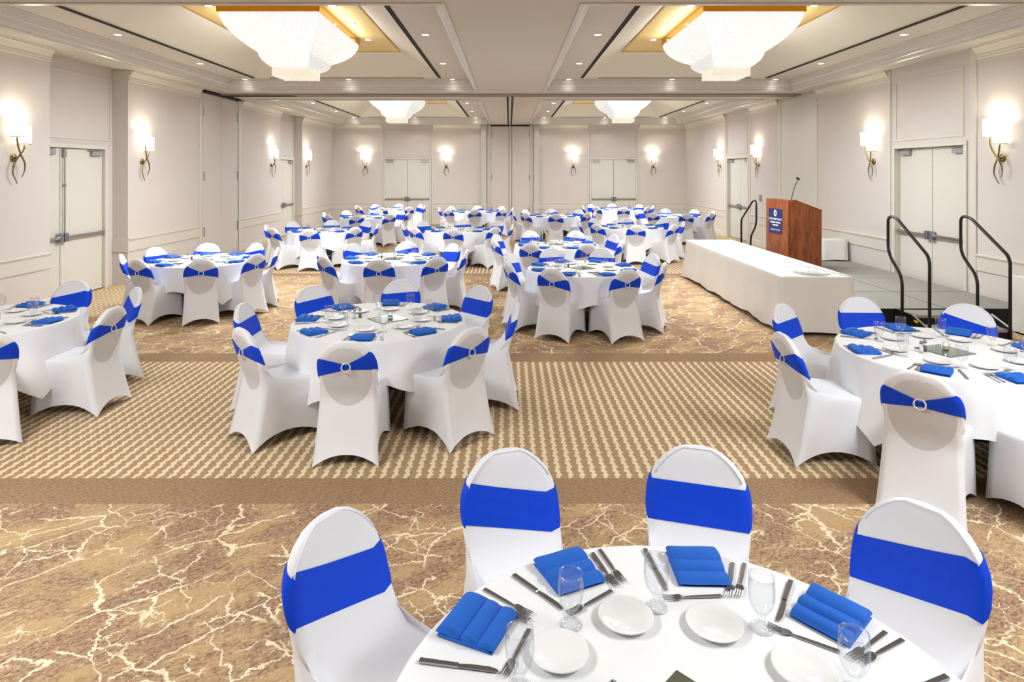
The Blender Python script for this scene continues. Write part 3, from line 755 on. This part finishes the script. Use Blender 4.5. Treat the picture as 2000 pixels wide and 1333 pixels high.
def napkin_proto():
    """pleats run along x (tangential); y=+ is the table edge side"""
    r = empty('folded_napkin')
    def lay(y0, y1, z0, h, dz, w, nm):
        rows = []; n = 10
        top = []
        for i in range(n+1):
            t = i/n; y = lerp(y0, y1, t); top.append((y, z0+h*min(1, (1-abs(2*t-1)**3))+dz*t))
        prof = [(y0, z0)]+top+[(y1, z0+dz*.6)]
        xs_ = [-w/2, -w/2+.006, -w/6, w/6, w/2-.006, w/2]
        for x in xs_:
            k = .8 if abs(x) > w/2-.001 else 1
            rows.append([(x+.002*math.sin(y*60), y, z0+(z-z0)*k+.0006*math.sin(x*70)) for y, z in prof])
        m = MB().grid(rows); n1 = len(prof)
        m.f.append(tuple(range(n1))); m.f.append(tuple(range((len(xs_)-1)*n1, len(xs_)*n1))); m.m += [0, 0]
        return m.obj(nm, M['napkin'], r, True)
    lay(-.090, .088, .0, .009, .004, .172, 'base_fold')
    lay(-.094, -.034, .008, .017, .0, .166, 'pleat'); lay(-.042, .018, .009, .021, .002, .168, 'pleat'); lay(.008, .092, .011, .023, .004, .170, 'top_fold')
    return r
def fork_proto(L=.19):
    m = MB(); w = .0075; z = .0016
    out = [(-.0065, L/2), (.0065, L/2), (.0055, 0), (.0032, -.03), (-.0032, -.03), (-.0055, 0)]
    m.prism(out, 2, .002, .0045)
    rows = []
    for y, hw, zz in ((-.028, .0032, .004), (-.037, .009, .006), (-.045, .0125, .004), (-.058, .013, .0025)): rows.append((y, hw, zz))
    for (y0, w0, z0), (y1, w1, z1) in zip(rows, rows[1:]):
        m.add([(-w0, y0, z0), (w0, y0, z0), (w1, y1, z1), (-w1, y1, z1), (-w0, y0, z0+.002), (w0, y0, z0+.002), (w1, y1, z1+.002), (-w1, y1, z1+.002)],
              [(0, 1, 2, 3), (7, 6, 5, 4), (0, 4, 5, 1), (1, 5, 6, 2), (2, 6, 7, 3), (3, 7, 4, 0)])
    for k in range(4):
        x = -.0108+k*.0072
        m.add([(x-.0018, -.057, .0025), (x+.0018, -.057, .0025), (x+.001, -L/2, .007), (x-.001, -L/2, .007), (x-.0018, -.057, .0045), (x+.0018, -.057, .0045), (x+.001, -L/2, .0085), (x-.001, -L/2, .0085)],
              [(0, 1, 2, 3), (7, 6, 5, 4), (0, 4, 5, 1), (1, 5, 6, 2), (2, 6, 7, 3), (3, 7, 4, 0)])
    return m.obj('dinner_fork', M['steel'])
def knife_proto():
    r = empty('dinner_knife')
    MB().prism([(-.0075, .11), (.0075, .11), (.0065, .0), (-.0065, .0)], 2, .0012, .007).obj('handle', M['steel'], r)
    MB().prism([(-.006, 0), (.006, 0), (.0095, -.03), (.010, -.085), (.004, -.108), (-.004, -.112), (-.006, -.10)], 2, .0025, .0045).obj('blade', M['steel'], r)
    return r
GLS, PLT, NAP, FRK, KNF = glass_proto(), plate_proto(), napkin_proto(), fork_proto(), knife_proto()
used = {}
def put(proto, x, y, z, rz, label, cat, group, name=None):
    o = copy_tree(proto) if used.get(proto.name) else proto; used[proto.name] = True
    o.location = (x, y, z); o.rotation_euler = (0, 0, rz)
    return tag(o, label, cat, group)
def mirror_proto():
    r = empty('mirror_tile'); MB().box(-.135, .135, -.135, .135, .0035, .004).obj('mirror_face', M['mirror'], r)
    MB().bbox(-.138, .138, -.138, .138, 0, .0036, .001).obj('mirror_backing', M['mirroredge'], r); return r
def candle_proto():
    r = empty('votive_candle'); MB().lathe([(.0005, 0), (.026, 0), (.028, .004), (.031, .06), (.029, .06), (.026, .008), (.0005, .006)], 20).obj('glass_cup', M['glass'], r, True)
    MB().lathe([(.0005, .008), (.021, .008), (.021, .03), (.0005, .03)], 16).obj('wax', M['candle'], r); MB().lathe([(.0005, .03), (.004, .036), (.003, .044), (.0003, .052)], 8).obj('flame', M['flame'], r, True); return r
def shaker_proto(nm, fill):
    r = empty(nm); MB().lathe([(.0005, 0), (.017, 0), (.0175, .004), (.013, .055), (.0125, .066), (.0005, .066)], 16).obj('glass_body', M['glass'], r, True)
    MB().lathe([(.0005, .003), (.0145, .003), (.012, .045), (.0005, .045)], 14).obj('filling', fill, r, True)
    MB().lathe([(.0135, .064), (.014, .067), (.0125, .083), (.007, .089), (.0005, .09)], 16).obj('cap', M['steel'], r, True); return r
MIR, CND, SLT, PEP = mirror_proto(), candle_proto(), shaker_proto('salt_shaker', M['salt']), shaker_proto('pepper_shaker', M['pepper'])

ROUND = ['nearest', 'near-right', 'right', 'far-right', 'far', 'far-left', 'left', 'near-left']          # seats from -90 degrees counterclockwise
HALF = ['near-side right', 'right-side near', 'right-side far', 'far-side right', 'far-side left', 'left-side far', 'left-side near', 'near-side left']   # from -67.5
def seats(ph, half=False):
    names = HALF if half else ROUND; base = -67.5 if half else -90
    return [(ph+45*i, names[i]) for i in range(8)]
# name, centre, reach of chair-top ring, seats (angle, word), full settings, cloth turn
T = [
 ('the foreground table', (.452, 1.49), 1.31, [(36, 'far-right'), (73.3, 'far-side right'), (111.4, 'far-side left'), (147, 'far-left')], 2, 10),
 ('the striped carpet table', (-1.18, 5.70), 1.27, seats(-89.5), 2, 12),
 ('the table beside the steps', (3.32, 4.70), 1.30, [(-178, 'left'), (-132, 'near-left'), (-93, 'nearest'), (131, 'far-left'), (89, 'far'), (49, 'far-right'), (4, 'right'), (-43, 'near-right')], 2, -20),
 ('the table at left edge', (-4.79, 5.62), 1.29, [(90, 'far'), (43, 'far-right'), (-3, 'right'), (-48, 'near-right')], 2, 25),
 ('the table by left folding panels', (-4.68, 9.55), 1.10, seats(-67.5, True), 2, 0),
 ('the table behind striped carpet table', (-1.79, 9.68), 1.17, seats(-92), 2, 30),
 ('the table nearest head table', (1.03, 8.75), 1.15, seats(-69, True), 2, 12),
 ('the table with three bottles', (.88, 11.60), 1.27, seats(-69, True), 2, 40),
 ('the centre left table, fourth row', (-1.17, 14.5), 1.27, seats(-89), 1, 45),
 ('the table by far left door', (-4.30, 14.40), 1.27, seats(-84), 1, 20),
 ('the leftmost table, fifth row', (-4.24, 18.60), 1.27, seats(-91), 1, 0),
 ('the table by back left doors', (-4.24, 22.40), 1.27, seats(-95), 1, 15),
 ('the table left of back pillar', (-1.12, 21.1), 1.27, seats(-88), 1, 33),
 ('the table right of back pillar', (1.39, 19.1), 1.27, seats(-90), 1, 8),
 ('the table past head table end', (3.0, 15.3), 1.27, seats(-96), 1, 45),
 ('the table by back right doors', (3.90, 22.4), 1.27, seats(-92), 1, 22),
 ('the table by far right door', (5.10, 19.2), 1.22, seats(-90), 1, 5),
]
EXTRA = {0: [(0, 'right'), (182, 'left')]}
for ti, (desc, (cx, cy), rt, sts, lvl, turn) in enumerate(T):
    o = TBL if not tb_used[0] else copy_tree(TBL); tb_used[0] = True
    o.location = (cx, cy, 0); o.rotation_euler = (0, 0, math.radians(turn*.4)); tag(o, 'round folding table under white cloth, %s' % desc, 'table', 'round banquet tables')
    c = meshobj('tablecloth', CLOTHS[ti % 4], None, (cx, cy, TABLE_Z), math.radians(turn)); tag(c, 'white cloth draped over %s' % desc, 'tablecloth', 'white round tablecloths')
    zt = TABLE_Z+.0012
    rnd = random.Random(100+ti)
    for k, (ang, nm) in enumerate(sts):
        jt = 0 if ti < 4 else 1; a = math.radians(ang+rnd.uniform(-2, 2)*jt); ro = rt-.335+rnd.uniform(-.02, .02)*jt
        sidx = {(0, 0): 2, (0, 1): 0, (0, 2): 1, (0, 3): 1}.get((ti, k), rnd.choice([0, 0, 3, 4, 1, 2]) if ti else 0)
        chair(cx+ro*math.cos(a), cy+ro*math.sin(a), math.degrees(a)+180+rnd.uniform(-4, 4)*(.4+.6*jt), 'white chair with blue sash, %s seat of %s' % (nm, desc), 'blue-sashed banquet chairs', sidx)
    for k, (ang, nm) in enumerate(list(sts)+EXTRA.get(ti, [])):
        def P(dang, r): t = math.radians(ang+dang); return cx+r*math.cos(t), cy+r*math.sin(t), t
        j = lambda s: rnd.uniform(-s, s)
        x, y, t = P(j(1.5), .655); put(NAP, x, y, zt, t-PI/2+j(.18)+(.12 if ti == 0 else 0), 'blue folded napkin, %s seat of %s' % (nm, desc), 'napkin', 'blue folded napkins')
        x, y, t = P(15+j(2), .45+j(.015)); put(GLS, x, y, zt, j(3), 'clear stemmed water glass, %s seat of %s' % (nm, desc), 'glass', 'stemmed water glasses')
        x, y, t = P(-5+j(2.5), .40+j(.01)); put(PLT, x, y, zt, 0, 'small white bread plate, %s seat of %s' % (nm, desc), 'plate', 'white bread plates')
        if lvl < 2: continue
        x, y, t = P(13+j(1), .625); put(KNF, x, y, zt, t-PI/2+j(.12)+.1, 'steel dinner knife, %s seat of %s' % (nm, desc), 'knife', 'dinner knives')
        x, y, t = P(-9.5, .635); put(FRK, x, y, zt, t-PI/2+.05+j(.06), 'inner steel fork, %s seat of %s' % (nm, desc), 'fork', 'steel forks')
        x, y, t = P(-12.2, .65); put(FRK, x, y, zt, t-PI/2+.08+j(.06), 'outer steel fork, %s seat of %s' % (nm, desc), 'fork', 'steel forks')
        x, y, t = P(2, .500); put(FRK, x, y, zt, t+PI+.22+j(.15), 'steel dessert fork, %s seat of %s' % (nm, desc), 'fork', 'dessert forks')
    mr = math.radians({0: 45, 1: 42, 2: 20}.get(ti, rnd.uniform(0, 90)))
    ox, oy = {1: (.07, .02), 2: (-.04, 0)}.get(ti, (0, 0))
    put(MIR, cx+ox, cy+oy, zt, mr, 'square green-tinted mirror tile in the middle of %s' % desc, 'mirror', 'mirror centrepieces')
    put(CND, cx+ox+.02, cy+oy+.02, zt+.0042, 0, 'small glass votive candle on the mirror of %s' % desc, 'candle', 'votive candles')
    sx, sy = {1: (-.24, .04), 2: (-.25, -.05)}.get(ti, (-.24, .02))
    put(SLT, cx+sx, cy+sy, zt, 0, 'glass salt shaker near the mirror of %s' % desc, 'salt shaker', 'salt shakers')
    put(PEP, cx+sx+.045, cy+sy+.03, zt, 0, 'brown-filled glass pepper shaker near the mirror of %s' % desc, 'pepper shaker', 'pepper shakers')
# bottles at the far side of the second table left of the head table
def bottle(x, y, h, r, mat, label):
    q = empty('sauce_bottle', (x, y, TABLE_Z+.0012))
    MB().lathe([(.0005, 0), (r, 0), (r*1.02, h*.05), (r, h*.62), (r*.45, h*.78), (r*.4, h*.9), (.0005, h*.9)], 16).obj('body', mat, q, True)
    MB().lathe([(r*.46, h*.88), (r*.48, h*.9), (r*.48, h), (.0005, h)], 14).obj('cap', M['darkglass'], q, True)
    tag(q, label, 'bottle', 'bottles on a far table')
bottle(.62, 12.02, .19, .014, M['darkglass'], 'thin dark bottle, left of the three bottles left of the lectern')
bottle(.67, 12.04, .22, .016, M['darkglass'], 'thin dark bottle, middle of the three bottles left of the lectern')
bottle(.73, 12.02, .22, .030, M['tanglass'], 'tan bottle, right of the three bottles left of the lectern')

# ------------------------------------------------------------------ head table, stage, lectern, side tables
SZ = .25
def draped(name, x0, x1, y0, y1, h, hem, flare, mat, label, cat, seed=1, zb=0.0, cf=1.0):
    rnd = random.Random(seed)
    per = []; nx, ny = max(6, int((x1-x0)/.10)), max(6, int((y1-y0)/.10)); rc = .03
    for i in range(nx): per.append((lerp(x0+rc, x1-rc, i/(nx-1)), y0, 0, -1))
    for i in range(ny): per.append((x1, lerp(y0+rc, y1-rc, i/(ny-1)), 1, 0))
    for i in range(nx): per.append((lerp(x1-rc, x0+rc, i/(nx-1)), y1, 0, 1))
    for i in range(ny): per.append((x0, lerp(y1-rc, y0+rc, i/(ny-1)), -1, 0))
    n = len(per); cx, cy = (x0+x1)/2, (y0+y1)/2; rows = []
    def cornerness(p):
        dx = min(abs(p[0]-x0), abs(p[0]-x1)); dy = min(abs(p[1]-y0), abs(p[1]-y1)); return math.exp(-(max(dx, dy)/.16)**2)
    ph = [rnd.uniform(0, 6) for _ in range(3)]
    for ins, z in ((.05, h), (.012, h-.0008), (.003, h-.005), (0, h-.014)):
        rows.append([(p[0]-p[2]*ins, p[1]-p[3]*ins, z) for p in per])
    for q in range(1, 11):
        t = q/10; row = []
        for i, p in enumerate(per):
            s = p[0]*2.3+p[1]*3.1
            o = t*(flare+.012*math.sin(s*2.7+ph[0])+.010*math.sin(s*5.3+ph[1]))
            cn = cornerness(p); o += t*t*.05*cn*cf
            ox = p[2] if abs(p[2]) else (1 if p[0] > cx else -1)*cn*min(1, cf+.1); oy = p[3] if abs(p[3]) else (1 if p[1] > cy else -1)*cn*min(1, cf+.1)
            z = lerp(h-.014, hem+.012*math.sin(s*1.7+ph[2])-.01*cn, t)
            row.append((p[0]+ox*o, p[1]+oy*o, z))
        rows.append(row)
    m = MB().grid(rows, close_u=True); m.f.append(tuple(range(n))); m.m.append(0)
    c = m.obj('table_linen', mat, None, True); tag(c, label[0], 'tablecloth')
    r = empty(name, (0, 0, 0)); tag(r, label[1], cat)
    MB().bbox(x0+.012, x1-.012, y0+.012, y1-.012, h-.03, h-.006, .004).obj('table_top', M['plastic_w'], r)
    for sx in (x0+.12, x1-.12):
        for sy in (y0+.1, y1-.1): MB().bbox(sx-.015, sx+.015, sy-.015, sy+.015, zb, h-.028, .003).obj('leg', M['blackmetal'], r)
    return c
draped('folding_table', 3.50, 4.42, 7.98, 12.38, .757, .05, .02, M['skirt'], ('long white cloth covering the head table in front of the stage', 'long folding head table under a white cloth before the stage'), 'table', 4)
draped('folding_table', 6.45, 7.03, 12.94, 13.30, .70, SZ+.02, .008, M['skirt'], ('white cloth over the small table at the far end of the stage', 'small low table under white cloth at the far end of the stage'), 'table', 8, SZ, .1)
draped('folding_table', 6.60, 7.02, 7.05, 8.22, .757, .03, .01, M['skirt'], ('white cloth over the side table cut off by the right edge', 'small side table under white cloth by the right wall'), 'table', 9, 0, .2)
r = empty('glass_tray', (3.98, 8.22, .7585)); tag(r, 'clear glass tray with a knob lid on the near end of head table', 'tray')
MB().lathe([(.0005, .0), (.20, .0), (.215, .004), (.235, .014), (.233, .016), (.21, .008), (.0005, .006)], 36).obj('tray', M['glass'], r, True)
MB().lathe([(.06, .008), (.058, .03), (.035, .048), (.01, .054), (.009, .062), (.016, .07), (.012, .08), (.0005, .083)], 24, (.03, .02, 0)).obj('lid', M['glass'], r, True)

SX0, SX1, SY0, SY1 = 4.71, 7.085, 8.45, 13.33
stage = empty('stage', (0, 0, 0)); tag(stage, 'low grey-decked portable stage with black skirting along the right wall', 'stage')
for i in range(4):
    for (a, b) in ((SX0, 5.93), (5.93, SX1)):
        y0 = SY0+1.22*i
        MB().bbox(a+.011, b-.011, y0+.010, y0+1.210, SZ-.0052, SZ, .001).obj('deck_panel', M['deck'], stage)
MB().box(SX0+.01, SX1-.01, SY0+.01, SY1-.01, SZ-.06, SZ-.005).obj('deck_frame', M['blackmetal'], stage)
m = MB()
for (a, b, c, d) in ((SX0+.005, SX1, SY0+.004, SY0+.02), (SX0+.005, SX1, SY1-.02, SY1-.004), (SX0+.004, SX0+.02, SY0, SY1)): m.box(a, b, c, d, 0.004, SZ-.012)
m.obj('skirting', M['black'], stage)
def steps(y_edge, sgn, label, hw, xc):
    """step unit standing against the stage end; sgn = -1 towards the camera"""
    r = empty('stage_steps', (xc, y_edge, 0)); tag(r, label, 'steps', 'stage step units with black handrails')
    r.rotation_euler = (0, 0, 0 if sgn < 0 else PI)
    # local: y negative = away from the stage
    MB().bbox(-hw, hw, -.36, -.03, SZ-.035, SZ-.01, .004).obj('tread', M['deck'], r); MB().bbox(-hw, hw, -.68, -.40, .11, .135, .004).obj('tread', M['deck'], r)
    for z, y in ((SZ-.012, -.365), (.133, -.685)): MB().bbox(-hw, hw, y-.012, y+.012, z-.03, z+.006, .003).obj('nosing', M['satinsteel'], r)
    for sx in (-1, 1):
        MB().prism([(-.02, 0.004), (-.72, 0.004), (-.72, .14), (-.38, .25), (-.02, .26)], 0, sx*hw-.012, sx*hw+.012).obj('side_panel', M['blackmetal'], r)
        p = MB().tube([(sx*(hw+.014), -.70, .15), (sx*(hw+.014), -.38, .26)], .012, 6).obj('edge_strip', M['satinsteel'], r)
    MB().box(-hw, hw, -.36, -.34, .13, SZ-.03).obj('riser', M['black'], r); MB().box(-hw, hw, -.68, -.66, .004, .11).obj('riser', M['black'], r)
    MB().box(-hw-.0145, -hw-.012, -.5, -.42, .17, .20).obj('label_sticker', M['yellow'], r)
    for sx in (-1, 1):
        x = sx*hw
        pts = [(x, -.16, .06), (x, -.16, .70), (x, .15, .98), (x, .15, 1.49), (x, -.02, 1.49), (x, -.66, 1.06), (x, -.70, .98), (x, -.70, .02)]
        MB().tube(rounded(pts, .13, 6), .020, 10).obj('handrail', M['blackmetal'], r, True)
    return r
steps(SY0, -1, 'black step unit with two curved black handrails at the near end of stage', .50, 5.72)
steps(SY1, 1, 'black step unit with curved black handrail at the far end of stage', .33, 5.55)

# lectern: local x = towards the speaker (side view depth), local y = width away from camera
lec = empty('lectern', (5.06, 11.30, SZ), math.radians(7.5)); tag(lec, 'cherry wood lectern with navy sign and gooseneck microphone on the stage', 'lectern')
LW, LD, LH = .75, .645, 1.325
side = [(0, .06), (LD, .06), (LD, 1.135), (.135, LH), (0, LH)]
for a, b in ((0, .022), (LW-.022, LW)): MB().prism(side, 1, a, b).obj('side_panel', M['wood'], lec)
MB().bbox(-.004, .022, .0, LW, .06, LH-.002, .004).obj('front_panel', M['wood'], lec)
MB().bbox(.0, .15, .0, LW, LH-.004, LH+.016, .004).obj('top_shelf', M['wood'], lec)
m = MB(); sl = (1.135-LH)/(LD-.135)
vs = []
for dz in (.0, .02): vs += [(.14, -.004, LH+dz-.004), (LD+.012, -.004, 1.135+dz-.004), (LD+.012, LW+.004, 1.135+dz-.004), (.14, LW+.004, LH+dz-.004)]
m.add(vs, [(3, 2, 1, 0), (4, 5, 6, 7), (0, 1, 5, 4), (1, 2, 6, 5), (2, 3, 7, 6), (3, 0, 4, 7)]).obj('reading_desk', M['wood'], lec)
MB().bbox(.02, LD-.03, .022, LW-.022, .55, .57, .003).obj('inner_shelf', M['wood'], lec)
MB().bbox(-.012, LD+.004, -.006, LW+.006, 0, .062, .006).obj('plinth', M['wood'], lec)
sg = MB().bbox(-.012, -.004, .20, .64, .70, 1.16, .002).obj('sign', M['navy'], lec); tag(sg, 'navy sign with white emblem and lettering')
def text(body, size, zc, mat, par):
    cu = bpy.data.curves.new('lettering', 'FONT'); cu.body = body; cu.size = size; cu.align_x = 'CENTER'; cu.align_y = 'CENTER'; cu.extrude = .0006
    to = bpy.data.objects.new('tmp', cu); COL.objects.link(to)
    me = bpy.data.meshes.new_from_object(to.evaluated_get(bpy.context.evaluated_depsgraph_get())); bpy.data.objects.remove(to); bpy.data.curves.remove(cu)
    me.materials.clear(); me.materials.append(mat)
    o = meshobj('lettering', me, par); o.rotation_euler = (PI/2, 0, -PI/2); o.location = (-.0128, .42, zc); return o
text('CROWNE PLAZA', .056, .965, M['letter'], sg)
text('THE PLACE TO MEET', .036, .765, M['letter'], sg)
m = MB()
for (zz, segs) in ((.905, ((.25, .30), (.31, .40), (.415, .50), (.51, .585))), (.855, ((.33, .39), (.41, .51)))):
    for a, b in segs: m.box(-.0132, -.0118, a, b, zz-.012, zz+.012)
m.obj('small_print', M['letter'], sg)
tr = torus(.036, .013, 28, 6, 1.25); o = tr.obj('emblem_ring', M['letter'], sg, True); o.rotation_euler = (0, 0, PI/2); o.location = (-.012, .42, 1.075); o.scale = (1, .12, 1)
tr = MB().lathe([(.0005, 0), (.008, 0)], 12).obj('emblem_dot', M['letter'], sg); tr.rotation_euler = (0, PI/2, 0); tr.location = (-.0125, .42, 1.075)
mic = empty('microphone', (0, 0, 0)); tag(mic, 'black gooseneck microphone rising from the lectern top', 'microphone')
L = Matrix.Translation((5.06, 11.30, SZ)) @ Matrix.Rotation(math.radians(7.5), 4, 'Z')
pp = [L @ Vector(p) for p in smooth_path([(.24, .30, LH-.032), (.25, .30, LH+.06), (.285, .29, LH+.20), (.33, .27, LH+.34), (.355, .26, LH+.39)])]
MB().tube(pp, .007, 8).obj('gooseneck', M['blackmetal'], mic, True)
q = [L @ Vector(p) for p in ((.372, .26, LH+.375), (.36, .26, LH+.39), (.335, .262, LH+.41), (.315, .264, LH+.422))]
MB().tube(q, [.010, .022, .024, .012], 10).obj('mic_head', M['blackmetal'], mic, True)
b = L @ Vector((.24, .30, LH-.036)); MB().lathe([(.0005, 0), (.03, 0), (.028, .012), (.012, .02), (.0005, .02)], 14, tuple(b)).obj('mic_base', M['blackmetal'], mic, True)
